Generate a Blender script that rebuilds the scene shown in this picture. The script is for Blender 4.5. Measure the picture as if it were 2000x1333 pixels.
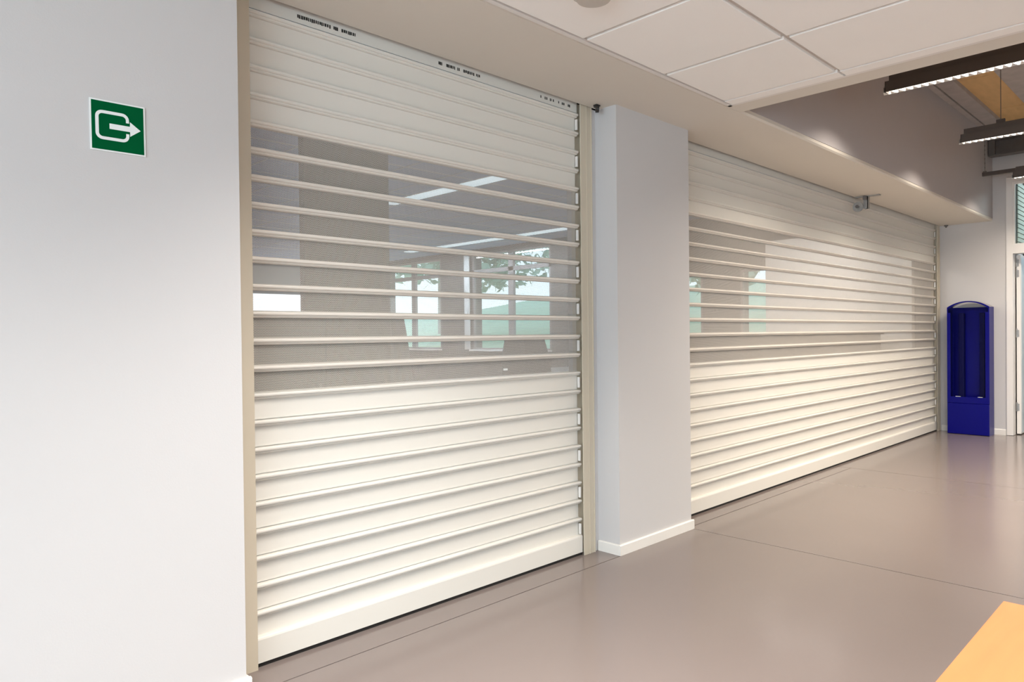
import bpy, bmesh, math, random
from mathutils import Vector, Matrix
random.seed(7)
S = bpy.context.scene
for o in list(bpy.data.objects): bpy.data.objects.remove(o)
COL = S.collection

# ------------------------------------------------------------ camera
YAW, PITCH, ROLL, FPX = 0.7781, -0.0098, -0.0106, 1392.26
fwd = Vector((math.sin(YAW)*math.cos(PITCH), math.cos(YAW)*math.cos(PITCH), math.sin(PITCH)))
rt = Vector((math.cos(YAW), -math.sin(YAW), 0)); up = rt.cross(fwd)
r2 = rt*math.cos(ROLL) + up*math.sin(ROLL); u2 = up*math.cos(ROLL) - rt*math.sin(ROLL)
cd = bpy.data.cameras.new('camera'); cam = bpy.data.objects.new('camera', cd); COL.objects.link(cam)
M = Matrix((r2, u2, -fwd)).transposed().to_4x4(); M.translation = Vector((0, -2.5009, 1.2091))
cam.matrix_world = M
cd.sensor_width = 36; cd.lens = FPX/2000*36; cd.clip_start = 0.02; cd.clip_end = 400
S.camera = cam
S.view_settings.view_transform = 'Standard'; S.view_settings.look = 'None'
S.view_settings.exposure = 0.27; S.view_settings.gamma = 1.0; S.view_settings.use_curve_mapping = False

# ------------------------------------------------------------ world and large lights
W = bpy.data.worlds.new('world'); S.world = W; W.use_nodes = True
nt = W.node_tree; nt.nodes.clear()
wo = nt.nodes.new('ShaderNodeOutputWorld'); bg = nt.nodes.new('ShaderNodeBackground')
tc = nt.nodes.new('ShaderNodeTexCoord'); sx = nt.nodes.new('ShaderNodeSeparateXYZ'); cr = nt.nodes.new('ShaderNodeValToRGB')
nt.links.new(tc.outputs['Generated'], sx.inputs[0]); nt.links.new(sx.outputs[2], cr.inputs[0])
cr.color_ramp.elements[0].position = 0.0; cr.color_ramp.elements[0].color = (0.80, 0.90, 1.0, 1)
cr.color_ramp.elements[1].position = 0.6; cr.color_ramp.elements[1].color = (0.45, 0.66, 1.0, 1)
nt.links.new(cr.outputs[0], bg.inputs[0]); bg.inputs[1].default_value = 1.95
nt.links.new(bg.outputs[0], wo.inputs[0])

def area(name, loc, direc, sx_, sy_, power, colr, spread=180, rollz=0):
    l = bpy.data.lights.new(name, 'AREA'); l.shape = 'RECTANGLE'; l.size = sx_; l.size_y = sy_
    l.energy = power; l.color = colr; l.spread = math.radians(spread)
    o = bpy.data.objects.new(name, l); COL.objects.link(o)
    o.location = loc; o.rotation_euler = Vector(direc).to_track_quat('-Z', 'Y').to_euler()
    return o
WARM = (1.0, 0.86, 0.72); NEUT = (1.0, 0.96, 0.91); DAY = (0.74, 0.88, 1.0)
# daylight at the window openings of the hall (left side, behind the camera)
area('daylight_side', (-4.19, -3.6, 1.30), (1, 0, 0), 4.6, 1.9, 215, DAY)
# louvred luminaires recessed in the tile ceiling (just outside the frame), cut-off by their louvres
for (lx, ly, p) in ((-0.1, -1.55, 17), (1.45, -1.35, 34), (-1.6, -1.6, 13), (0.2, -3.0, 30), (2.2, -2.5, 7), (-1.5, -4.6, 20)):
    area('luminaire_light', (lx, ly, 2.43), (0, 0, -1), 0.5, 1.0, p, NEUT, 112)
for (lx, ly, p) in ((3.1, -4.6, 20),):
    area('luminaire_light', (lx, ly, 2.43), (0, 0, -1), 0.5, 0.5, p, WARM, 150)
# ------------------------------------------------------------ materials
MATS = {}
def mat(name, colr, rough=0.5, metal=0.0, spec=0.5, noise=0.0, nscale=8.0, bump=0.0, coat=0.0, emis=None, trans=0.0, nstretch=(1, 1, 1), bscale=None):
    m = bpy.data.materials.new(name); m.use_nodes = True; n = m.node_tree.nodes; L = m.node_tree.links
    b = n['Principled BSDF']
    b.inputs['Base Color'].default_value = (*colr, 1); b.inputs['Roughness'].default_value = rough
    b.inputs['Metallic'].default_value = metal; b.inputs['Specular IOR Level'].default_value = spec
    b.inputs['Coat Weight'].default_value = coat; b.inputs['Coat Roughness'].default_value = 0.15
    b.inputs['Transmission Weight'].default_value = trans
    if emis: b.inputs['Emission Color'].default_value = (*emis[0], 1); b.inputs['Emission Strength'].default_value = emis[1]
    if noise or bump:
        t = n.new('ShaderNodeTexCoord'); mp = n.new('ShaderNodeMapping'); mp.inputs['Scale'].default_value = nstretch
        L.new(t.outputs['Object'], mp.inputs[0])
        nz = n.new('ShaderNodeTexNoise'); nz.inputs['Scale'].default_value = nscale; nz.inputs['Detail'].default_value = 4
        L.new(mp.outputs[0], nz.inputs['Vector'])
        if noise:
            mx = n.new('ShaderNodeMix'); mx.data_type = 'RGBA'
            mx.inputs[6].default_value = (*[c*(1-noise) for c in colr], 1); mx.inputs[7].default_value = (*[min(1, c*(1+noise)) for c in colr], 1)
            L.new(nz.outputs['Fac'], mx.inputs[0]); L.new(mx.outputs[2], b.inputs['Base Color'])
        if bump:
            n2 = n.new('ShaderNodeTexNoise'); n2.inputs['Scale'].default_value = bscale or 180; L.new(mp.outputs[0], n2.inputs['Vector'])
            bp = n.new('ShaderNodeBump'); bp.inputs['Strength'].default_value = bump; bp.inputs['Distance'].default_value = 0.002
            L.new(n2.outputs['Fac'], bp.inputs['Height']); L.new(bp.outputs[0], b.inputs['Normal'])
    MATS[name] = m; return m
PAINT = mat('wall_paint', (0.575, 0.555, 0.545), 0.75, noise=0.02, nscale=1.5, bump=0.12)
SOFF = mat('soffit_paint', (0.70, 0.65, 0.575), 0.7, noise=0.02, nscale=1.5, bump=0.1)
TILE = mat('ceiling_tile_white', (0.96, 0.93, 0.89), 0.85, noise=0.02, nscale=3, bump=0.2, bscale=400)
TBAR = mat('ceiling_grid_metal', (0.62, 0.57, 0.52), 0.5)
TRIM = mat('trim_white', (0.80, 0.76, 0.72), 0.45)
CREAM = mat('shutter_cream', (0.72, 0.69, 0.63), 0.34, spec=0.45, noise=0.015, nscale=2.5)
RIB = mat('shutter_rib_cream', (0.74, 0.69, 0.62), 0.30, spec=0.5)
GUIDE = mat('guide_rail_cream', (0.58, 0.51, 0.40), 0.38)
CLIP = mat('clip_white_plastic', (0.74, 0.71, 0.67), 0.4)
DARK = mat('dark_gap', (0.03, 0.025, 0.02), 0.9)
RUBBER = mat('black_rubber', (0.012, 0.010, 0.009), 0.7)
BLACK = mat('black_plastic', (0.012, 0.012, 0.012), 0.35)
BASE = mat('baseboard_white', (0.78, 0.75, 0.70), 0.45, noise=0.02)
FLOOR = mat('resin_floor_taupe', (0.195, 0.160, 0.147), 0.17, spec=0.36, noise=0.05, nscale=1.3, bump=0.04, bscale=25, coat=0.08)
SEAM = mat('floor_seam', (0.07, 0.055, 0.045), 0.8)
GREEN = mat('sign_green', (0.0, 0.090, 0.027), 0.55, spec=0.03)
SIGNW = mat('sign_white', (0.80, 0.82, 0.80), 0.4)
BLUE = mat('cabinet_blue', (0.003, 0.003, 0.16), 0.30, spec=0.12)
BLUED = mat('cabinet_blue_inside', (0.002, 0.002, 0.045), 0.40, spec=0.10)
VAULT = mat('cabinet_roof_metal', (0.55, 0.50, 0.50), 0.25, metal=0.8)
GALV = mat('galvanised_steel', (0.42, 0.41, 0.40), 0.35, metal=0.8, noise=0.2, nscale=60)
LAMPG = mat('lamp_body_grey', (0.085, 0.068, 0.058), 0.45)
LOUV = mat('louvre_aluminium', (0.80, 0.79, 0.77), 0.4, metal=0.2)
TUBE = mat('lamp_tube', (1, 1, 1), 0.5, emis=((1.0, 0.92, 0.82), 45.0))
CONC = mat('beam_concrete', (0.42, 0.38, 0.36), 0.8, noise=0.22, nscale=9, bump=0.5, bscale=40)
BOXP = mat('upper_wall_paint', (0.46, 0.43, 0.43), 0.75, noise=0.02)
OSB = mat('roof_plywood', (0.70, 0.45, 0.20), 0.65, noise=0.15, nscale=5, nstretch=(1, 4, 1))
STEEL = mat('dark_steel', (0.16, 0.145, 0.135), 0.5, metal=0.3, noise=0.2, nscale=12)
DOORW = mat('door_white', (0.80, 0.77, 0.74), 0.4)
DOORB = mat('door_face_pale_blue', (0.72, 0.78, 0.80), 0.35)
BEECH = mat('beech_laminate', (0.44, 0.150, 0.050), 0.5, spec=0.25, noise=0.22, nscale=4, nstretch=(1, 9, 1))
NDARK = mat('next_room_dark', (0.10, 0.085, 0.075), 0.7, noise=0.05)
NWALL = mat('next_room_wall', (0.62, 0.59, 0.56), 0.8)
NCEIL = mat('next_room_ceiling', (0.46, 0.58, 0.80), 0.85)
NFLOOR = mat('next_room_floor', (0.11, 0.09, 0.08), 0.45)
FRAME = mat('window_frame_grey', (0.24, 0.21, 0.20), 0.5)
CHAIRM = mat('chair_dark_shell', (0.07, 0.06, 0.055), 0.5)
LAWN = mat('lawn', (0.50, 0.66, 0.42), 0.9, noise=0.35, nscale=1.2)
LEAF = mat('tree_leaves', (0.50, 0.68, 0.55), 0.8, noise=0.4, nscale=3)
BARK = mat('tree_bark', (0.35, 0.30, 0.25), 0.9, noise=0.3, nscale=12)
BLINDM = mat('blind_slat', (0.62, 0.66, 0.58), 0.5)
TEAL = mat('lobby_teal', (0.10, 0.22, 0.28), 0.6)
LINE = mat('grid_line_pale', (0.58, 0.66, 0.76), 0.5)
LAMPOFF = mat('fluorescent_diffuser', (0.8, 0.9, 0.95), 0.5, emis=((0.75, 0.92, 1.0), 0.9))

def glass_mat(name, tint=(0.95, 1, 0.98), a=0.93):
    m = bpy.data.materials.new(name); m.use_nodes = True; n = m.node_tree.nodes; L = m.node_tree.links; n.clear()
    o = n.new('ShaderNodeOutputMaterial'); t = n.new('ShaderNodeBsdfTransparent'); g = n.new('ShaderNodeBsdfGlossy'); mx = n.new('ShaderNodeMixShader')
    t.inputs[0].default_value = (*tint, 1); g.inputs['Roughness'].default_value = 0.02; mx.inputs[0].default_value = 1-a
    L.new(t.outputs[0], mx.inputs[1]); L.new(g.outputs[0], mx.inputs[2]); L.new(mx.outputs[0], o.inputs[0]); return m
GLASS = glass_mat('window_glass')

def perf_mat():
    # staggered round holes, 5 mm pitch, in object X and Z
    m = bpy.data.materials.new('perforated_cream_sheet'); m.use_nodes = True; n = m.node_tree.nodes; L = m.node_tree.links
    b = n['Principled BSDF']; b.inputs['Base Color'].default_value = (0.62, 0.575, 0.52, 1); b.inputs['Roughness'].default_value = 0.42
    out = n['Material Output']; tc = n.new('ShaderNodeTexCoord'); sp = n.new('ShaderNodeSeparateXYZ'); L.new(tc.outputs['Object'], sp.inputs[0])
    def mth(op, a, bb=None):
        k = n.new('ShaderNodeMath'); k.operation = op
        for i, v in enumerate((a, bb)):
            if v is None: continue
            if isinstance(v, (int, float)): k.inputs[i].default_value = v
            else: L.new(v, k.inputs[i])
        return k.outputs[0]
    P = 0.005
    u = mth('DIVIDE', sp.outputs[0], P); v = mth('DIVIDE', sp.outputs[2], P*math.sqrt(3))
    def cell(off):
        a = mth('SUBTRACT', mth('FRACT', mth('ADD', u, 100.0+off)), 0.5)
        c = mth('MULTIPLY', mth('SUBTRACT', mth('FRACT', mth('ADD', v, 100.0+off)), 0.5), math.sqrt(3))
        return mth('SQRT', mth('ADD', mth('MULTIPLY', a, a), mth('MULTIPLY', c, c)))
    d = mth('MINIMUM', cell(0.0), cell(0.5)); hole = mth('LESS_THAN', d, 0.375)
    tr = n.new('ShaderNodeBsdfTransparent'); mx = n.new('ShaderNodeMixShader')
    L.new(hole, mx.inputs[0]); L.new(b.outputs[0], mx.inputs[1]); L.new(tr.outputs[0], mx.inputs[2]); L.new(mx.outputs[0], out.inputs[0])
    return m
PERF = perf_mat()

# ------------------------------------------------------------ mesh helpers
def bm_new(): return bmesh.new()
def box(bm, x0, x1, y0, y1, z0, z1, bev=0.0):
    vs = [bm.verts.new((x, y, z)) for x in (x0, x1) for y in (y0, y1) for z in (z0, z1)]
    fs = [(0, 1, 3, 2), (4, 6, 7, 5), (0, 4, 5, 1), (2, 3, 7, 6), (0, 2, 6, 4), (1, 5, 7, 3)]
    F = [bm.faces.new([vs[i] for i in f]) for f in fs]
    if bev:
        es = {e for f in F for e in f.edges}
        bmesh.ops.bevel(bm, geom=list(es), offset=bev, segments=2, affect='EDGES', profile=0.6)
    return bm
def prism(bm, pts, axis, a0, a1):
    """pts: 2-D polygon in the two remaining axes (in order), extruded along axis from a0 to a1"""
    def P(p, a):
        v = list(p); v.insert(axis, a); return v
    A = [bm.verts.new(P(p, a0)) for p in pts]; B = [bm.verts.new(P(p, a1)) for p in pts]; n = len(pts)
    for i in range(n): bm.faces.new((A[i], A[(i+1) % n], B[(i+1) % n], B[i]))
    bm.faces.new(A[::-1]); bm.faces.new(B); bmesh.ops.recalc_face_normals(bm, faces=bm.faces); return bm
def cyl(bm, c, axis, r, h, seg=24, r2=None):
    c = Vector(c); r2 = r if r2 is None else r2
    d = Vector(axis).normalized(); a = d.orthogonal().normalized(); b = d.cross(a)
    A, B = [], []
    for i in range(seg):
        t = 2*math.pi*i/seg; w = a*math.cos(t)+b*math.sin(t)
        A.append(bm.verts.new(c+w*r)); B.append(bm.verts.new(c+d*h+w*r2))
    for i in range(seg): bm.faces.new((A[i], A[(i+1) % seg], B[(i+1) % seg], B[i]))
    bm.faces.new(A[::-1]); bm.faces.new(B); return bm
def obj(name, bm, m, parent=None, smooth=False, loc=None):
    me = bpy.data.meshes.new(name); bmesh.ops.recalc_face_normals(bm, faces=bm.faces); bm.to_mesh(me); bm.free()
    me.materials.append(m)
    if smooth:
        for p in me.polygons: p.use_smooth = True
        try: me.set_sharp_from_angle(angle=math.radians(35))
        except Exception: pass
    o = bpy.data.objects.new(name, me); COL.objects.link(o)
    if parent: o.parent = parent
    if loc: o.location = loc
    return o
def B(name, m, x0, x1, y0, y1, z0, z1, parent=None, bev=0.0, off=(0, 0, 0)):
    return obj(name, box(bm_new(), x0-off[0], x1-off[0], y0-off[1], y1-off[1], z0-off[2], z1-off[2], bev), m, parent)
def tag(o, label, cat, group=None):
    o['label'] = label; o['category'] = cat
    if group: o['group'] = group
    return o
def struct(o): o['kind'] = 'structure'; return o
def empty(name, loc, label, cat, group=None):
    o = bpy.data.objects.new(name, None); COL.objects.link(o); o.location = loc; o.empty_display_size = 0.1
    return tag(o, label, cat, group)
def link_copy(src, parent, loc=None, name=None):
    c = src.copy(); COL.objects.link(c); c.parent = parent
    if loc is not None: c.location = loc
    return c

# ------------------------------------------------------------ geometry constants (metres; shutters in the plane y = 0)
ZS = 2.445          # soffit
XL1, XR1, XL2, XR2 = 1.141, 2.987, 4.030, 9.562
Z0 = 2.402          # top edge of the first rib
XE = 9.66           # end wall
ZR = 3.448          # roof deck

# ------------------------------------------------------------ floor: resin slabs with thin open joints
floor = struct(B('floor', SEAM, -4.2, XE+1.8, -7.2, 0.16, -0.12, -0.0035))
g = 0.0030
def slab(x0, x1, y0, y1):
    o = B('floor_slab', FLOOR, x0+g, x1-g, y0+g, y1-g, -0.010, 0.0, floor); return o
slab(-4.2, 3.852, -7.2, -0.163); slab(1.0, 3.852, -0.163, 0.16)
slab(3.852, 6.50, -7.2, -0.130); slab(3.852, 6.50, -0.130, 0.16); slab(6.50, XE+1.8, -7.2, 0.16)

# ------------------------------------------------------------ walls
struct(B('wall_left', PAINT, -4.2, 1.037, -0.15, 0.16, 0.0, ZS))
wc = bm_new(); box(wc, 3.122, 3.846, -0.152, 0.16, 0.0, ZS); box(wc, 3.072, 3.122, -0.006, 0.16, 0.0, ZS); box(wc, 3.846, 3.935, 0.0, 0.16, 0.0, ZS); struct(obj('wall_center', wc, PAINT))
# end wall with doorway (x = XE, opening from y=-0.745 to y=-1.72, z up to 2.84)
wr = bm_new()
box(wr, XE, XE+0.12, -0.690, 0.9, 0.0, ZR); box(wr, XE, XE+0.12, -1.80, -0.690, 2.92, ZR); box(wr, XE, XE+0.12, -7.2, -1.80, 0.0, ZR)
struct(obj('wall_right', wr, PAINT))
# hall window walls (behind and left of the camera): openings with frames and glass
wsd = bm_new(); box(wsd, -4.35, -4.2, -7.2, -5.9, 0, ZS); box(wsd, -4.35, -4.2, -1.3, 0.16, 0, ZS); box(wsd, -4.35, -4.2, -5.9, -1.3, 0, 0.35); box(wsd, -4.35, -4.2, -5.9, -1.3, 2.25, ZS)
struct(obj('wall_side', wsd, PAINT))
wbk = bm_new(); box(wbk, -4.2, -2.75, -7.35, -7.2, 0, ZR); box(wbk, 3.75, XE, -7.35, -7.2, 0, ZR); box(wbk, -2.75, 3.75, -7.35, -7.2, 0, 0.35); box(wbk, -2.75, 3.75, -7.35, -7.2, 2.25, ZR)
struct(obj('wall_back', wbk, PAINT))
def hall_window(name, axis, a0, a1, c, n):
    wn = bpy.data.objects.new(name, None); COL.objects.link(wn); wn['kind'] = 'structure'
    fr = bm_new(); st = (a1-a0)/n
    def bx(u0, u1, z0, z1, t0=-0.05, t1=-0.01):
        if axis == 'y': box(fr, c+t0, c+t1, u0, u1, z0, z1)
        else: box(fr, u0, u1, c+t0, c+t1, z0, z1)
    bx(a0, a1, 0.35, 0.40); bx(a0, a1, 2.20, 2.25)
    for i in range(n+1):
        u = a0+st*i; bx(max(a0, u-0.03), min(a1, u+0.03), 0.40, 2.20)
    obj('window_frame', fr, TRIM, wn)
    for i in range(n):
        u0, u1 = a0+st*i+0.03, a0+st*(i+1)-0.03
        if axis == 'y': B('pane', GLASS, c-0.06, c-0.055, u0, u1, 0.40, 2.20, wn)
        else: B('pane', GLASS, u0, u1, c-0.06, c-0.055, 0.40, 2.20, wn)
hall_window('window_7', 'y', -5.9, -1.3, -4.2, 4); hall_window('window_8', 'x', -2.75, 3.75, -7.2, 5)
# boxed-out upper wall over the shutters; its underside is the soffit
uw = bm_new(); prism(uw, [(-0.550, ZS+0.010), (-0.540, ZS), (-0.024, ZS), (-0.024, 2.75), (-0.02, ZR), (-0.550, ZR)], 0, -4.2, XE)
struct(obj('ceiling_soffit', uw, SOFF))
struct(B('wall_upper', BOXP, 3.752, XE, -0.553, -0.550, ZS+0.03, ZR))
struct(B('trim_1', DARK, -4.2, XE, 0.03, 0.05, ZS+0.02, 2.9))        # dark shroud behind the top of the shutters
struct(B('ceiling_roof_deck', OSB, 3.6, XE, -7.2, 0.16, ZR, ZR+0.03))
# small plain shadow-gap plywood joint boards: the deck is laid in sheets
deck = bpy.data.objects['ceiling_roof_deck']
for i in range(5):
    for j in range(4):
        B('plywood_sheet', OSB, 3.76+i*1.22, 3.76+i*1.22+1.214, -0.56-(j+1)*1.6, -0.56-j*1.6-0.006, ZR-0.006, ZR, deck)
# bulkhead closing the tile ceiling towards the high part
struct(B('wall_bulkhead', SOFF, 3.612, 3.752, -7.2, -0.545, ZS, ZR, bev=0.0))

# baseboards
bb = bm_new()
def bprof(y, s=1): return [(y, 0), (y, 0.050), (y-0.004*s, 0.056), (y-0.012*s, 0.056), (y-0.014*s, 0.050), (y-0.014*s, 0)]
prism(bb, [(-0.152, 0), (-0.152, 0.056), (-0.162, 0.056), (-0.166, 0.052), (-0.166, 0)], 0, 3.108, 3.860)
prism(bb, [(3.122, 0), (3.122, 0.056), (3.112, 0.056), (3.108, 0.052), (3.108, 0)], 1, -0.152, -0.012)
prism(bb, [(3.846, 0), (3.846, 0.056), (3.856, 0.056), (3.860, 0.052), (3.860, 0)], 1, -0.152, -0.012)
struct(obj('baseboard_center', bb, BASE))
bb = bm_new()
prism(bb, [(-0.15, 0), (-0.15, 0.056), (-0.160, 0.056), (-0.164, 0.052), (-0.164, 0)], 0, -4.2, 1.051)
prism(bb, [(1.037, 0), (1.037, 0.056), (1.047, 0.056), (1.051, 0.052), (1.051, 0)], 1, -0.15, -0.025)
struct(obj('baseboard_left', bb, BASE))
bb = bm_new()
prism(bb, [(XE, 0), (XE, 0.066), (XE-0.008, 0.066), (XE-0.012, 0.060), (XE-0.012, 0)], 1, -0.675, -0.03)
prism(bb, [(XE, 0), (XE, 0.066), (XE-0.008, 0.066), (XE-0.012, 0.060), (XE-0.012, 0)], 1, -7.2, -1.82)
struct(obj('baseboard_right', bb, BASE))

# ------------------------------------------------------------ tile ceiling
ceil = struct(B('ceiling', TBAR, -4.2, 3.612, -7.2, -0.55, ZS+0.012, ZS+0.03))
xs = [3.535-0.6*k for k in range(14)]      # grid lines parallel to y
gr = 0.0125
def tile_mesh(wx, wy):
    tb = bm_new(); box(tb, gr, wx-gr, gr, wy-gr, 0, 0.02, 0.0015); return tb
srcs = {}
for xi in xs[1:]:
    wx = 0.600 if xi < 2.9 else 0.560+gr
    for (y1, wy) in [(-0.575, 0.6)]+[(-1.175-1.2*k, 1.2) for k in range(5)]:
        if xi < -4.2: continue
        loc = (xi, y1-wy, ZS-0.003)
        if (wx, wy) in srcs: link_copy(srcs[wx, wy], ceil, loc)
        else: srcs[wx, wy] = obj('ceiling_tile', tile_mesh(wx, wy), TILE, ceil, loc=loc)
# perimeter angle trim and narrow edge band
struct(B('trim_2', TRIM, -4.2, 3.612, -0.574, -0.553, ZS-0.002, ZS+0.012))
struct(B('trim_3', TRIM, 3.590, 3.612, -7.2, -0.553, ZS-0.002, ZS+0.012))
for (y1, wy) in [(-0.575, 0.6)]+[(-1.175-1.2*k, 1.2) for k in range(5)]:
    B('edge_tile', TILE, 3.511, 3.588, y1-wy+0.006, y1-0.006, ZS-0.003, ZS+0.012, ceil, bev=0.001)

# round ceiling detector at the top edge of the picture
det = empty('smoke_detector', (2.035, -0.875, ZS-0.003), 'round grey disc fitting on the ceiling tile, cut by the top edge of the picture', 'detector')
d = bm_new(); cyl(d, (0, 0, 0), (0, 0, -1), 0.080, 0.010, 48); obj('base_ring', d, mat('detector_grey', (0.55, 0.50, 0.44), 0.5), det, True)
d = bm_new(); cyl(d, (0, 0, -0.010), (0, 0, -1), 0.076, 0.020, 48, 0.060); obj('body', d, MATS['detector_grey'], det, True)

# ------------------------------------------------------------ exit sign
sg = empty('exit_sign', (0.6675, -0.1505, 1.8395), 'square green exit sign with a white doorway outline and an arrow pointing right', 'sign')
sg.rotation_euler = (0, math.radians(-0.5), 0)
B('backing_board', SIGNW, -0.0755, 0.0755, -0.003, 0, -0.0755, 0.0755, sg)
B('green_panel', GREEN, -0.0710, 0.0710, -0.0036, -0.003, -0.0710, 0.0710, sg)
def rrect(w0, w1, h0, h1, r, n=6, gap=None):
    pts = []
    for cx, cz, a0 in ((w1-r, h1-r, 0), (w0+r, h1-r, 90), (w0+r, h0+r, 180), (w1-r, h0+r, 270)):
        for i in range(n+1):
            a = math.radians(a0+90*i/n); pts.append((cx+r*math.cos(a), cz+r*math.sin(a)))
    return pts
o_ = rrect(-0.0612, 0.0300, -0.0415, 0.0445, 0.019); i_ = rrect(-0.0522, 0.0215, -0.0325, 0.0355, 0.0105)
ob = bm_new()
# outline is open on its right side where the arrow passes: start above the arrow, end below it
zt, zb = 0.0175, -0.0150
outer = [(0.0300, zt)]+[p for p in o_]+[(0.0300, zb)]; inner = [(0.0215, zt)]+[p for p in i_]+[(0.0215, zb)]
fo = [ob.verts.new((p[0], -0.0042, p[1])) for p in outer]; fi = [ob.verts.new((p[0], -0.0042, p[1])) for p in inner]
for k in range(len(outer)-1): ob.faces.new((fo[k], fo[k+1], fi[k+1], fi[k]))
ex = bmesh.ops.extrude_face_region(ob, geom=list(ob.faces)); bmesh.ops.translate(ob, verts=[v for v in ex['geom'] if isinstance(v, bmesh.types.BMVert)], vec=(0, 0.0006, 0))
obj('doorway_outline', ob, SIGNW, sg)
ab = bm_new(); prism2 = [(-0.0235, -0.0075), (0.0325, -0.0075), (0.0325, -0.0215), (0.0620, 0.0005), (0.0325, 0.0225), (0.0325, 0.0085), (-0.0235, 0.0085)]
prism(ab, prism2, 1, -0.0042, -0.0036)
obj('arrow', ab, SIGNW, sg)

# ------------------------------------------------------------ roller shutters
def shutter(x0, x1, label, first_guide):
    root = empty('roller_shutter', ((x0+x1)/2, 0, 0), label, 'shutter')
    cx = (x0+x1)/2; hw = (x1-x0)/2
    # slat profile: rounded rib along the top edge, flat blade below
    ribp = [(0.030, 0.004), (0.026, 0.004), (0.026, 0.0), (0.005, -0.0004), (0.0012, -0.0025), (0.0, -0.0065), (0.0008, -0.0110), (0.0045, -0.0145), (0.0085, -0.0155),
            (0.0085, -0.0190), (0.0125, -0.0225), (0.022, -0.0240), (0.030, -0.0240)]
    def rib_bm(full):
        b = bm_new()
        prism(b, ribp, 0, -hw, hw)
        return b
    solid = rib_bm(True)
    box(solid, -hw-0.0+0.006, hw-0.007, 0.0215, 0.0235, -0.0965, -0.020)
    s_src = obj('slat', solid, CREAM, root); s_src.data.polygons.foreach_set('use_smooth', [False]*len(s_src.data.polygons))
    p_src = obj('slat', rib_bm(False), RIB, root)
    ib = bm_new(); box(ib, -hw+0.006, hw-0.007, 0, 0.0004, -0.0980, -0.0200)
    ins = obj('perforated_panel', ib, PERF, p_src, loc=(0, 0.0215, 0))
    cb = bm_new(); box(cb, -0.0045, 0.0045, -0.003, 0.012, -0.029, 0.029, 0.002)
    clip = None
    used_s = used_p = False
    for k in range(23):
        z = Z0-0.1*k
        perf = 4 <= k < 14
        if perf:
            if not used_p: s = p_src; used_p = True; s.location = (0, 0, z)
            else:
                s = link_copy(p_src, root, (0, 0, z)); link_copy(ins, s)
            s['label'] = 'cream slat with a perforated see-through panel'
        else:
            if not used_s: s = s_src; used_s = True; s.location = (0, 0, z)
            else: s = link_copy(s_src, root, (0, 0, z))
        if k % 2 == 0:
            for xx in (-hw+0.0045, hw-0.0048):
                if clip is None: clip = obj('end_clip', cb, CLIP, s, True, (xx, 0.006, -0.060))
                else: link_copy(clip, s, (xx, 0.006, -0.060))
    # header slat above the first rib disappears into the slot
    B('header_slat', CREAM, -hw, hw, 0.0105, 0.0125, Z0+0.004, 2.60, root)
    # bottom rail and rubber
    rb = bm_new(); prism(rb, [(0.022, 0.016), (-0.002, 0.016), (-0.003, 0.100), (-0.001, 0.106), (0.004, 0.110), (0.022, 0.110)], 0, -hw, hw)
    obj('bottom_rail', rb, CREAM, root)
    B('rubber_seal', RUBBER, -hw+0.002, hw-0.002, 0.004, 0.020, 0.0, 0.016, root)
    # guide rails
    for side in (-1, 1):
        gb = bm_new(); e = side*hw
        def bx(a, b_, *r):
            lo, hi = sorted((e+side*a, e+side*b_)); box(gb, lo, hi, *r)
        bx(0.000, 0.046, -0.016, -0.010, 0.0, ZS+0.05)
        bx(0.048, 0.088, -0.016, -0.010, 0.0, ZS+0.05)
        bx(0.0455, 0.0485, -0.019, -0.010, 0.0, ZS+0.05)
        bx(0.046, 0.088, -0.010, 0.055, 0.0, ZS+0.05)
        bx(0.000, 0.046, 0.030, 0.055, 0.0, ZS+0.05)
        bx(0.086, 0.0905, -0.020, 0.0, 0.0, ZS+0.05)
        obj('guide_rail', gb, GUIDE, root)
    return root, hw
sh1, hw1 = shutter(XL1, XR1, 'cream roller shutter between the exit-sign wall and the white pillar, perforated slats in the middle', True)
sh2, hw2 = shutter(XL2, XR2, 'long far shutter running from the pillar to the end wall by the blue cabinet', True)
# bright glint on a perforated panel of the near shutter, built as a white rectangle
c1 = (XL1+XR1)/2
B('painted_glint', SIGNW, 2.424-c1, 2.452-c1, 0.0196, 0.0212, 1.030, 1.040, sh1)
# printed lettering line under the soffit (half hidden and unreadable in the photograph): broken dark strokes
tbm = bm_new()
def strokes(a, b, dens=1.0):
    x = a
    while x < b:
        w = random.uniform(0.0035, 0.008)
        if random.random() < dens: box(tbm, x-c1, x+w-c1, 0.0098, 0.0104, 2.4255+random.uniform(-0.0015, 0.0015), 2.4385)
        x += w+random.uniform(0.0012, 0.004)
strokes(1.343, 1.520, 0.97); strokes(1.535, 1.598, 0.97); strokes(2.03, 2.05, 0.6); strokes(2.075, 2.274, 0.8); strokes(2.699, 2.94, 0.5)
pt = obj('printed_lettering', tbm, BLACK, sh1); pt['kind'] = 'stuff'

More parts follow.
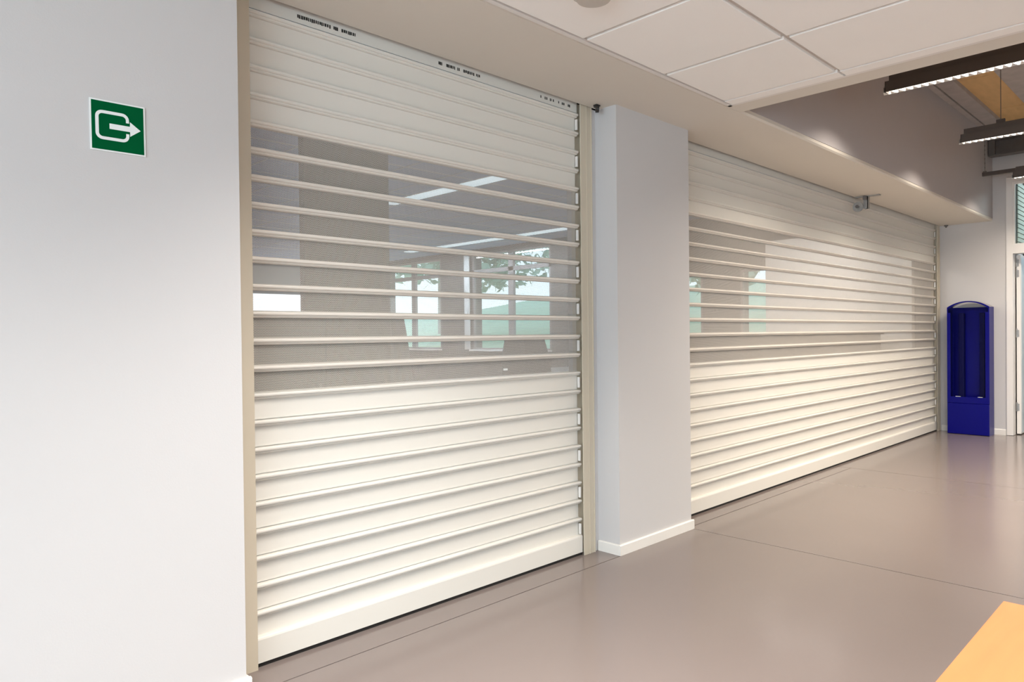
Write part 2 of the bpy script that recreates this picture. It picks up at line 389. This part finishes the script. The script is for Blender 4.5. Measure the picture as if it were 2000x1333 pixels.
# ------------------------------------------------------------ small hardware under the soffit
k1 = empty('shutter_sensor', (3.055, -0.075, ZS), 'small black sensor under the soffit at the head of the pillar', 'sensor')
d = bm_new(); box(d, -0.016, 0.016, -0.012, 0.012, -0.008, 0, 0.001); obj('mount', d, BLACK, k1)
d = bm_new(); cyl(d, (-0.010, 0, -0.024), (0.75, -0.66, 0), 0.019, 0.016, 24); obj('head', d, BLACK, k1, True)
d = bm_new(); cyl(d, (-0.018, 0.002, -0.016), (-0.6, -0.4, 0.0), 0.004, 0.012, 10); obj('pin', d, BLACK, k1, True)
k2 = empty('shutter_sensor', (9.615, -0.095, ZS), 'tiny dark sensor under the far end of the soffit, above the blue cabinet', 'sensor')
d = bm_new(); cyl(d, (0, 0, 0), (0, 0, -1), 0.022, 0.012, 20); obj('mount', d, STEEL, k2, True)
d = bm_new(); cyl(d, (0, 0, -0.012), (0, 0, -1), 0.014, 0.018, 20, 0.006); obj('head', d, STEEL, k2, True)

br = empty('pulley_bracket', (6.94, -0.12, ZS), 'galvanised steel pulley bracket screwed under the soffit in front of the long shutter', 'bracket')
d = bm_new(); box(d, -0.024, 0.024, -0.118, 0.095, -0.008, 0, 0.001); obj('ceiling_plate', d, GALV, br)
d = bm_new(); box(d, -0.020, 0.022, -0.020, -0.014, -0.118, -0.008); box(d, -0.020, -0.016, -0.020, 0.018, -0.118, -0.006); box(d, 0.018, 0.022, -0.020, 0.018, -0.118, -0.006)
obj('channel', d, GALV, br)
d = bm_new(); cyl(d, (-0.030, 0.058, -0.098), (-1, 0, 0), 0.045, 0.006, 32); cyl(d, (-0.036, 0.058, -0.098), (-1, 0, 0), 0.037, 0.010, 32); cyl(d, (-0.046, 0.058, -0.098), (-1, 0, 0), 0.045, 0.005, 32)
obj('pulley_wheel', d, GALV, br, True)
d = bm_new(); cyl(d, (-0.016, 0.058, -0.098), (-1, 0, 0), 0.010, 0.050, 12); cyl(d, (-0.066, 0.058, -0.098), (-1, 0, 0), 0.016, 0.006, 6); obj('axle_bolt', d, STEEL, br)
d = bm_new(); box(d, -0.060, -0.016, -0.014, 0.012, -0.040, -0.006, 0.002); obj('switch_block', d, STEEL, br)

# ------------------------------------------------------------ blue cabinet by the end wall
cb = empty('blue_cabinet', (9.43, -0.355, 0), 'tall narrow blue metal cabinet with an open front and arched roof by the end wall', 'cabinet')
W2 = 0.209; DP = 0.215; HT = 1.462
def cpart(n, m, *a, **k): return B(n, m, *a, parent=cb, **k)
cpart('side_panel', BLUE, 0.003, DP, -W2, -W2+0.003, 0, HT); cpart('side_panel', BLUE, 0.003, DP, W2-0.003, W2, 0, HT)
cpart('back_panel', BLUE, DP-0.003, DP, -W2+0.003, W2-0.003, 0, HT)
cpart('front_stile', BLUE, 0, 0.003, -W2, -W2+0.040, 0.36, 1.40); cpart('front_stile', BLUE, 0, 0.003, W2-0.035, W2, 0.36, 1.40)
cpart('front_stile_top', BLUE, 0, 0.003, -W2, -W2+0.012, 1.40, HT); cpart('front_stile_top', BLUE, 0, 0.003, W2-0.010, W2, 1.40, HT)
cpart('front_rail', BLUE, 0, 0.003, -W2+0.040, W2-0.035, 0.36, 0.432)
cpart('drip_tray', BLUED, 0.003, DP-0.003, -W2+0.003, W2-0.003, 0.395, 0.400)
cpart('lower_door', BLUE, -0.012, 0.003, -W2, W2-0.004, 0.006, 0.357, bev=0.002)
cpart('inner_post', BLUED, 0.06, 0.14, 0.055, 0.105, 0.400, 1.395, bev=0.006)
cpart('inner_post', BLUED, 0.06, 0.14, -0.150, -0.100, 0.400, 1.395, bev=0.006)
cpart('inner_panel', BLUE, 0.150, 0.154, -0.16, 0.16, 0.400, 1.43)
cpart('sill_glint', SIGNW, -0.001, 0.008, 0.075, 0.125, 0.432, 0.437); cpart('sill_glint', SIGNW, -0.001, 0.008, -0.140, -0.095, 0.432, 0.437)  # small white tabs stand in for two glints on the sill
vb = bm_new(); N = 24; H = 0.070; outer = []; R = (W2*W2+H*H)/(2*H); cz = HT+H-R; a0 = math.asin(W2/R)
for i in range(N+1):
    t = -a0+2*a0*i/N; outer.append((R*math.sin(t), cz+R*math.cos(t)))
inner = [(y*0.985, z-0.003) for y, z in outer]
A = [[vb.verts.new((x, y, z)) for y, z in prof] for prof in (outer, inner) for x in (0.0, DP)]
for i in range(N):
    vb.faces.new((A[0][i], A[0][i+1], A[1][i+1], A[1][i])); vb.faces.new((A[2][i], A[3][i], A[3][i+1], A[2][i+1]))
    vb.faces.new((A[0][i], A[2][i], A[2][i+1], A[0][i+1])); vb.faces.new((A[1][i], A[1][i+1], A[3][i+1], A[3][i]))
obj('arched_roof', vb, VAULT, cb, True)
ar = bm_new(); top = [(y, z) for y, z in outer]; low = [(y*0.93, z-0.014) for y, z in outer]
# narrow dark front lip of the roof
V = [[ar.verts.new((x, y, z)) for y, z in prof] for prof in (top, low) for x in (-0.003, 0.002)]
for i in range(N):
    ar.faces.new((V[0][i], V[0][i+1], V[2][i+1], V[2][i])); ar.faces.new((V[1][i], V[3][i], V[3][i+1], V[1][i+1])); ar.faces.new((V[0][i], V[1][i], V[1][i+1], V[0][i+1])); ar.faces.new((V[2][i], V[2][i+1], V[3][i+1], V[3][i]))
obj('roof_lip', ar, BLUE, cb)

# ------------------------------------------------------------ end-wall door with transom
dr = empty('door_1', (XE, -1.22, 0), '', ''); del dr['label']; del dr['category']; dr['kind'] = 'structure'
def dpart(n, m, x0, x1, y0, y1, z0, z1, par=None, bev=0.0):
    if par is None: return B(n, m, x0-XE, x1-XE, y0+1.22, y1+1.22, z0, z1, dr, bev)
    return B(n, m, x0-XE, x1-XE, y0+1.22, y1+1.22, z0, z1, par, bev)
fb = bm_new()
def fbx(x0, x1, y0, y1, z0, z1): box(fb, x0-XE, x1-XE, y0+1.22, y1+1.22, z0, z1)
fbx(XE-0.012, XE+0.12, -0.745, -0.684, 0.004, 2.915); fbx(XE-0.012, XE+0.12, -1.80, -1.74, 0.004, 2.915); fbx(XE-0.012, XE+0.12, -1.74, -0.745, 2.855, 2.915); fbx(XE-0.012, XE+0.12, -1.74, -0.745, 2.055, 2.165)
obj('door_frame', fb, DOORW, dr)
gb_ = bm_new()
for r in ((-0.765, -0.745, 2.165, 2.855), (-1.74, -1.72, 2.165, 2.855), (-1.72, -0.765, 2.835, 2.855)): box(gb_, 0.0, 0.03, r[0]+1.22, r[1]+1.22, r[2], r[3])
obj('glazing_bead', gb_, TRIM, dr)
dpart('transom_glass', GLASS, XE+0.05, XE+0.056, -1.72, -0.765, 2.165, 2.835)
leaf = dpart('door_leaf', DOORW, XE+0.122, XE+1.02, -0.795, -0.755, 0.012, 2.045, bev=0.002)
dpart('leaf_face', DOORB, XE+0.150, XE+1.00, -0.7975, -0.795, 0.03, 2.02, leaf)
for hz in (1.96, 1.84, 1.16, 0.32):
    h = bm_new(); cyl(h, (0.115, -0.757+1.22, hz-0.05), (0, 0, 1), 0.0075, 0.10, 12); box(h, 0.119, 0.122, -0.780+1.22, -0.757+1.22, hz-0.045, hz+0.035)
    obj('hinge', h, GALV, dr)
# lobby behind the door
struct(B('wall_lobby', NWALL, XE+0.12, XE+1.8, -0.70, -0.66, 0, 3.2)); struct(B('wall_lobby_end', TEAL, XE+1.8, XE+1.85, -2.6, -0.66, 0, 3.2))
struct(B('wall_lobby_side', NWALL, XE+0.12, XE+1.8, -2.65, -2.6, 0, 3.2)); struct(B('ceiling_lobby', NCEIL, XE+0.12, XE+1.85, -2.65, -0.66, 3.2, 3.25))
area('lobby_light', (XE+0.95, -1.5, 3.1), (0, 0, -1), 0.6, 0.6, 22, (0.85, 0.95, 1.0))
bl = empty('slatted_blind', (XE+0.17, -0.715, 2.0), 'pale horizontal-slat blind seen through the glass above the end-wall door', 'blind')
q = bm_new(); box(q, 0, 0.36, -0.050, -0.042, 0, 0.043, 0.001); bsl = obj('blind_slat', q, BLINDM, bl, loc=(0, 0, 0.10))
for k in range(1, 15): link_copy(bsl, bl, (0, 0, 0.10+k*0.053))
B('blind_backing', STEEL, 0.0, 0.36, -0.036, -0.030, 0.08, 0.90, bl)
B('blind_cord', STEEL, 0.365, 0.380, -0.055, -0.030, 0.05, 0.95, bl)

# ------------------------------------------------------------ high ceiling: beams, lamps, steel
def beam(y0, y1, label, ledge=False):
    b = empty('ceiling_beam', (6.7, (y0+y1)/2, 3.4), label, 'beam')
    q = bm_new(); box(q, -2.94, 2.95, y0-(y0+y1)/2, y1-(y0+y1)/2, 0, 0.044, 0.004); obj('beam_body', q, CONC, b)
    return b
b1 = beam(-0.755, -0.615, 'rough grey concrete roof beam next to the upper wall')
q = bm_new(); box(q, -2.94, 2.95, 0.080, 0.133, -0.006, 0.044, 0.003); led = obj('side_ledge', q, CONC, b1)
q = bm_new(); box(q, -2.94, 2.95, 0.069, 0.081, 0.02, 0.04); obj('recess_strip', q, DARK, b1)
b2 = beam(-1.300, -1.060, 'second rough grey roof beam at the right edge of the picture')

def lamp(x, label):
    L0 = 1.48; ye = -0.910
    r = empty('louvred_lamp', (x, ye-L0/2, 2.75), label, 'lamp', 'suspended louvred lamps under the high roof')
    h = L0/2; w = 0.036
    q = bm_new()
    box(q, -w, -w+0.003, -h, h, 0.0, 0.064); box(q, w-0.003, w, -h, h, 0.0, 0.064); box(q, -w, w, -h, -h+0.003, 0.0, 0.064); box(q, -w, w, h-0.003, h, 0.0, 0.064)
    box(q, -w, w, -h, h, 0.064, 0.067); obj('housing', q, LAMPG, r)
    q = bm_new(); box(q, -0.024, 0.024, -h, h-0.02, 0.067, 0.110, 0.003); obj('top_channel', q, LAMPG, r)
    q = bm_new(); cyl(q, (0, -h+0.01, 0.048), (0, 1, 0), 0.012, L0-0.02, 16); obj('lamp_tube', q, TUBE, r)
    # V louvres
    n = int(L0/0.0435); lv = bm_new()
    for i in range(n+1):
        y = -h+0.012+i*0.0435
        bt = [lv.verts.new(p) for p in ((-w+0.006, y, 0.0), (w-0.006, y-0.016, 0.0), (w-0.006, y+0.016, 0.0))]; tp_ = [lv.verts.new(p) for p in ((-w+0.006, y, 0.034), (w-0.006, y-0.002, 0.034), (w-0.006, y+0.002, 0.034))]
        lv.faces.new(bt); lv.faces.new(tp_[::-1])
        for a_ in range(3): lv.faces.new((bt[a_], bt[(a_+1) % 3], tp_[(a_+1) % 3], tp_[a_]))
    o = obj('louvre_blades', lv, LOUV, r); o['kind'] = 'stuff'
    sd = bm_new(); prism(sd, [(-w+0.003, 0.0), (-w+0.003, 0.036), (-w+0.005, 0.036), (-w+0.012, 0.0)], 1, -h, h) if False else box(sd, -w+0.003, -w+0.006, -h, h, -0.001, 0.036)
    box(sd, w-0.006, w-0.003, -h, h, -0.001, 0.036); obj('louvre_side', sd, LOUV, r)
    for yy in (-1.183, -2.1):
        b = bm_new(); box(b, -0.012, 0.012, yy-(ye-L0/2)-0.030, yy-(ye-L0/2)+0.030, 0.110, 0.140, 0.002); obj('mounting_clip', b, LAMPG, r)
        b = bm_new(); cyl(b, (0, yy-(ye-L0/2), 0.140), (0, 0, 1), 0.0028, 0.552, 8); obj('suspension_rod', b, STEEL, r)
    area('lamp_or_fill_light', (x, ye-L0/2, 2.742), (0, 0, -1), 0.05, L0-0.02, 34 if x > 8 else 50, (1.0, 0.90, 0.78), 140)
    return r
lamp(5.015, 'nearest suspended lamp with a lit sawtooth louvre, half hidden by the ceiling edge')
lamp(6.825, 'second suspended louvred lamp, hanging from a thin rod, in front of the grey roof beam')
lamp(8.800, 'farthest suspended louvred lamp, only its lit tip showing above the door transom')

for x_ in (5.015, 6.825):      # unseen fill lights added to brighten the lower part of the long shutter
    area('lamp_or_fill_light', (x_, -3.4, 2.742), (0, 0, -1), 0.05, 1.46, 42, (1.0, 0.90, 0.78), 140)
tr = empty('hanging_rail', (9.2, -0.50, 2.905), 'thin dark horizontal rail hung by a chain near the end wall', 'rail')
q = bm_new(); box(q, -0.018, 0.018, -1.6, 0.0, -0.020, 0.020, 0.003); obj('rail', q, LAMPG, tr)
B('end_cap', STEEL, -0.021, 0.021, -0.012, 0.004, -0.023, 0.023, tr)
q = bm_new(); box(q, -0.014, 0.014, -0.092, -0.060, 0.020, 0.034, 0.002); obj('hanger_clip', q, STEEL, tr)
q = bm_new()
for i in range(30):
    z = 0.038+i*0.024; 
    if i % 2: box(q, -0.002, 0.002, -0.080, -0.072, z, z+0.022)
    else: box(q, -0.005, 0.005, -0.078, -0.074, z, z+0.022)
obj('chain', q, STEEL, tr)
sb = empty('steel_beam', (9.5, -0.560, 3.145), 'dark steel beam with a bracket across the top of the end wall', 'beam')
q = bm_new(); box(q, -0.06, 0.06, -2.0, 0.0, 0.0, 0.012); box(q, -0.005, 0.005, -2.0, 0.0, 0.012, 0.168); box(q, -0.06, 0.06, -2.0, 0.0, 0.168, 0.18); obj('flanged_section', q, STEEL, sb)
q = bm_new(); box(q, -0.065, 0.05, -0.06, -0.001, 0.014, 0.166); obj('end_stiffener', q, STEEL, sb)
q = bm_new(); box(q, -0.10, -0.01, -0.24, -0.06, 0.180, 0.248, 0.004); cyl(q, (-0.10, -0.20, 0.21), (-1, 0, 0), 0.02, 0.03, 12); obj('clamp', q, STEEL, sb)

# ------------------------------------------------------------ beech table at lower right
tb = empty('table', (0.86, -2.62, 0), 'beech table top cut by the lower right corner of the picture', 'table')
B('table_top', BEECH, -0.60, 0.600, -0.40, 0.400, 0.715, 0.740, tb, bev=0.002)
for sx_ in (-1, 1):
    for sy_ in (-1, 1):
        q = bm_new(); cyl(q, (sx_*0.54, sy_*0.34, 0), (0, 0, 1), 0.02, 0.715, 16); obj('leg', q, GALV, tb, True)
q = bm_new(); box(q, -0.54, 0.54, -0.35, -0.33, 0.66, 0.715); box(q, -0.54, 0.54, 0.33, 0.35, 0.66, 0.715); box(q, -0.55, -0.53, -0.33, 0.33, 0.66, 0.715); box(q, 0.53, 0.55, -0.33, 0.33, 0.66, 0.715); obj('apron_frame', q, GALV, tb)

# ------------------------------------------------------------ the room behind the shutters
struct(B('floor.001', NFLOOR, -1.0, 9.9, 0.16, 13.2, -0.12, -0.002))
nceil = struct(B('ceiling.001', NCEIL, -1.0, 9.9, 0.16, 13.2, 2.95, 3.0))
struct(B('wall_next_left', NWALL, -1.1, -1.0, 0.16, 13.2, 0, 2.95))
wb = bm_new(); box(wb, -1.1, 5.9, 13.2, 13.3, 0, 2.95); box(wb, 8.6, 9.9, 13.2, 13.3, 0, 2.95); box(wb, 5.9, 8.6, 13.2, 13.3, 0, 0.9); box(wb, 5.9, 8.6, 13.2, 13.3, 2.2, 2.95); struct(obj('wall_next_back', wb, NWALL))
nf = bm_new(); box(nf, -1.1, 1.0, 0.155, 0.20, 0, 2.95); box(nf, 3.13, 3.84, 0.16, 0.20, 0, 2.95); box(nf, 1.0, 9.66, 0.12, 0.20, 2.62, 2.95); struct(obj('wall_next_front', nf, NWALL))
# window wall x = 9.75
XW = 9.75
wins = [(9.56, 11.60, 0.90, 2.85, 10.55), (6.36, 8.53, 0.90, 2.85, 7.41), (3.22, 3.62, 0.90, 2.10, None), (2.16, 2.60, 0.90, 2.12, None)]
ww = bm_new(); prev = 0.9
for (a, b, z0, z1, mm) in sorted(wins):
    box(ww, XW, XW+0.25, prev, a, 0, 2.95); box(ww, XW, XW+0.25, a, b, 0, z0); box(ww, XW, XW+0.25, a, b, z1, 2.95); prev = b
box(ww, XW, XW+0.25, prev, 13.3, 0, 2.95)
struct(obj('wall_next_windows', ww, NDARK))  # dark colour stands in for the wall's shade against the bright windows
struct(B('wall_next_pale', NWALL, 9.35, 9.45, 0.2, 2.02, 0, 2.44))
for wi, (a, b, z0, z1, mm) in enumerate(wins):
    wn = bpy.data.objects.new('window_%d' % (wi+1), None); COL.objects.link(wn); wn.location = (XW, (a+b)/2, z0); wn['kind'] = 'structure'
    c = (a+b)/2; fr = bm_new(); f = 0.035
    def w(y0, y1, zz0, zz1): box(fr, 0.0, 0.06, y0-c, y1-c, zz0-z0, zz1-z0)
    w(a, a+f, z0, z1); w(b-f, b, z0, z1); w(a, b, z0, z0+f); w(a, b, z1-f, z1)
    if mm: w(mm-0.07, mm+0.07, z0, z1); w(a, b, 2.45, 2.53)
    obj('window_frame', fr, FRAME, wn)
    if mm:
        for (p, r) in ((a+f, mm-0.07), (mm+0.07, b-f)):
            B('pane', GLASS, 0.03, 0.036, p-c, r-c, f, 2.45-z0, wn); B('pane', GLASS, 0.03, 0.036, p-c, r-c, 2.53-z0, z1-z0-f, wn)
    else: B('pane', GLASS, 0.03, 0.036, a+f-c, b-f-c, f, z1-z0-f, wn)
    B('window_sill', TRIM, -0.10, 0.0, a-c-0.02, b-c+0.02, -0.03, 0.0, wn)
# white reveal curtain strip beside the second window
B('curtain_strip', NWALL, 9.68, 9.70, 8.56, 8.72, 0.9, 2.85); cs = bpy.data.objects['curtain_strip']; tag(cs, 'white vertical strip beside the window seen through the near shutter', 'curtain')
# ceiling grid lines (pale) of the next room
gl = bm_new()
for i in range(18): box(gl, -1.0+i*0.6, -1.0+i*0.6+0.02, 0.2, 13.2, 2.943, 2.95)
for j in range(21): box(gl, -1.0, 9.75, 0.5+j*0.6, 0.5+j*0.6+0.02, 2.943, 2.95)
g_ = obj('grid_line', gl, LINE, nceil); g_['kind'] = 'stuff'
area('pale_wall_fill', (8.3, 1.1, 2.5), (0.3, 0, -1), 1.0, 0.4, 34, (1.0, 0.95, 0.88))  # added fill light that brightens the pale wall behind the long shutter
for (x, y0, y1) in ((5.45, 2.2, 5.3), (8.9, 5.2, 9.6), (2.4, 5.0, 7.4)):
    lm = empty('ceiling_light', (x, (y0+y1)/2, 2.93), {5.45: 'long pale ceiling light seen through the top perforated slats of the near shutter', 8.9: 'pale ceiling light beyond the near shutter, just above the far windows', 2.4: 'pale ceiling light behind the left end of the near shutter'}[x], 'lamp')
    area('ceiling_light_glow', (x, (y0+y1)/2, 2.925), (0, 0, -1), 0.18, y1-y0, 130, (0.70, 0.86, 1.0))
    B('diffuser', LAMPOFF, -0.09, 0.09, -(y1-y0)/2, (y1-y0)/2, 0.0, 0.015, lm); B('lamp_tray', TRIM, -0.11, 0.11, -(y1-y0)/2-0.02, (y1-y0)/2+0.02, 0.015, 0.019, lm)
# column, sideboard, counter
col = struct(B('wall_next_column', NDARK, 2.44, 3.14, 2.0, 2.07, 0, 2.95))
sbd = empty('sideboard', (1.9, 1.2, 0), 'dark chest-high sideboard behind the left half of the near shutter', 'cabinet')
B('carcass', NDARK, -0.75, 0.54, -0.20, 0.25, 0.06, 1.30, sbd); B('worktop', NDARK, -0.77, 0.56, -0.22, 0.27, 1.30, 1.335, sbd); B('plinth', NDARK, -0.72, 0.50, -0.16, 0.22, 0, 0.06, sbd)
for i in range(3):
    dd = B('cabinet_door', NDARK, -0.74+i*0.425, -0.74+i*0.425+0.42, -0.218, -0.20, 0.08, 1.28, sbd); B('handle', STEEL, -0.74+i*0.425+0.37, -0.74+i*0.425+0.385, -0.235, -0.218, 0.8, 0.95, dd)
ctr = empty('counter', (6.6, 0.75, 0), 'long dark counter behind the lower perforated slats of the long shutter', 'counter')
B('counter_body', NDARK, -2.3, 2.6, -0.25, 0.25, 0, 1.16, ctr); B('counter_top', NDARK, -2.33, 2.62, -0.28, 0.28, 1.16, 1.20, ctr)

def chair(x, y, rz, ztop, wd, label):
    c = empty('office_chair', (x, y, 0), label, 'chair'); c.rotation_euler = (0, 0, rz)
    q = bm_new()
    for i in range(6):
        pass
    pts = []
    n = 8
    F_ = []
    for i in range(n+1):
        t = i/n; hwid = wd*(0.86+0.14*math.sin(t*math.pi))*(1-0.12*t); zz = 0.55+(ztop-0.55)*t; yy = 0.22+0.10*t
        F_.append([q.verts.new((sx_*hwid, yy+dy, zz)) for sx_, dy in ((-1, 0), (0, 0.03), (1, 0), (1, 0.03), (0, 0.06), (-1, 0.03))])
    for i in range(n):
        for k in range(6): q.faces.new((F_[i][k], F_[i][(k+1) % 6], F_[i+1][(k+1) % 6], F_[i+1][k]))
    q.faces.new(F_[0][::-1]); q.faces.new(F_[-1]); obj('backrest', q, CHAIRM, c)
    q = bm_new(); box(q, -wd, wd, -0.24, 0.22, 0.43, 0.49, 0.02); obj('seat', q, CHAIRM, c)
    q = bm_new(); cyl(q, (0, 0, 0.07), (0, 0, 1), 0.025, 0.36, 12); obj('gas_column', q, STEEL, c)
    for i in range(5):
        a = 2*math.pi*i/5; q = bm_new(); cyl(q, (0, 0, 0.09), (math.cos(a), math.sin(a), -0.10), 0.022, 0.28, 8, 0.014); cyl(q, (0.27*math.cos(a), 0.27*math.sin(a), 0.026), (-math.sin(a), math.cos(a), 0), 0.026, 0.03, 12); obj('leg', q, STEEL, c)
chair(4.02, 2.78, 0.3, 1.41, 0.22, 'tall dark chair back right of the dark column behind the near shutter')
chair(5.50, 2.75, -0.5, 1.15, 0.30, 'low dark chair back seen near the right end of the near shutter')
dt = empty('dining_table', (6.9, 3.6, 0), 'dark table with chairs behind the near shutter', 'table')
B('table_top', NDARK, -0.8, 0.8, -0.4, 0.4, 0.72, 0.75, dt)
for a in (-1, 1):
    for b in (-1, 1): B('leg', STEEL, a*0.72-0.02, a*0.72+0.02, b*0.34-0.02, b*0.34+0.02, 0, 0.72, dt)

# ------------------------------------------------------------ outdoors
lb = bm_new(); nx, ny = 24, 24; VV = {}
for i in range(nx+1):
    for j in range(ny+1):
        x = XW+0.3+70*(i/nx)**1.6; y = -25+80*j/ny
        VV[i, j] = lb.verts.new((x, y, -0.3+0.11*max(0, x-12)+0.25*math.sin(x*0.21+y*0.13)*min(1, (x-10)/15)))
for i in range(nx):
    for j in range(ny): lb.faces.new((VV[i, j], VV[i+1, j], VV[i+1, j+1], VV[i, j+1]))
ground = obj('ground', lb, LAWN, smooth=True); ground['kind'] = 'structure'
def tree(x, y, h, r, label, lobes=7):
    gz = -0.3+0.11*max(0, x-12)
    t = empty('tree', (x, y, gz), label, 'tree', 'trees on the slope outside the far windows')
    q = bm_new(); cyl(q, (0, 0, -0.1), (0.02, 0.03, 1), 0.16, h*0.7, 10, 0.06)
    for k in range(5):
        a = k*1.3; cyl(q, (0, 0, h*(0.35+0.07*k)), (math.cos(a), math.sin(a), 0.9), 0.06, h*0.25, 6, 0.02)
    obj('trunk', q, BARK, t, True)
    q = bm_new(); cs_ = [(random.uniform(-r*0.6, r*0.6), random.uniform(-r*0.6, r*0.6), h*random.uniform(0.5, 0.95), r*random.uniform(0.45, 0.7)) for _ in range(lobes)]
    for _ in range(3600):
        cx_, cy_, cz_, rr = random.choice(cs_); v = Vector((random.gauss(0, 1), random.gauss(0, 1), random.gauss(0, 1))).normalized()*rr*random.uniform(0.75, 1.05)
        p = Vector((cx_, cy_, cz_))+v; s = random.uniform(0.16, 0.32); a = Vector((random.uniform(-1, 1), random.uniform(-1, 1), random.uniform(-1, 1))).normalized()*s; b = a.orthogonal().normalized()*s*0.6
        q.faces.new([q.verts.new(p-a), q.verts.new(p-b), q.verts.new(p+a), q.verts.new(p+b)])
    o = obj('foliage', q, LEAF, t); o['kind'] = 'stuff'
TL = ['broad pale green tree outside the nearest part of the far windows', 'rounded green tree straight outside the mullioned far windows', 'tall pale tree at the back left of the lawn slope', 'wide tree at the top of the lawn slope',
      'large tree behind the right pane of the far windows', 'small bushy tree close to the far building on the lawn', 'green tree seen through the perforated slats of the long shutter', 'tallest tree on the crest of the lawn slope']
for i, (x, y, h, r) in enumerate(((24, 14, 8, 3.2), (21, 22, 8.5, 3.2), (33, 20, 10, 4.2), (27, 31, 9, 3.6), (36, 9, 10, 4.2), (20, 8.0, 5.5, 1.8), (26, 4.0, 8, 3.2), (42, 32, 12, 5.0))):
    tree(x, y, h, r, TL[i], 9)
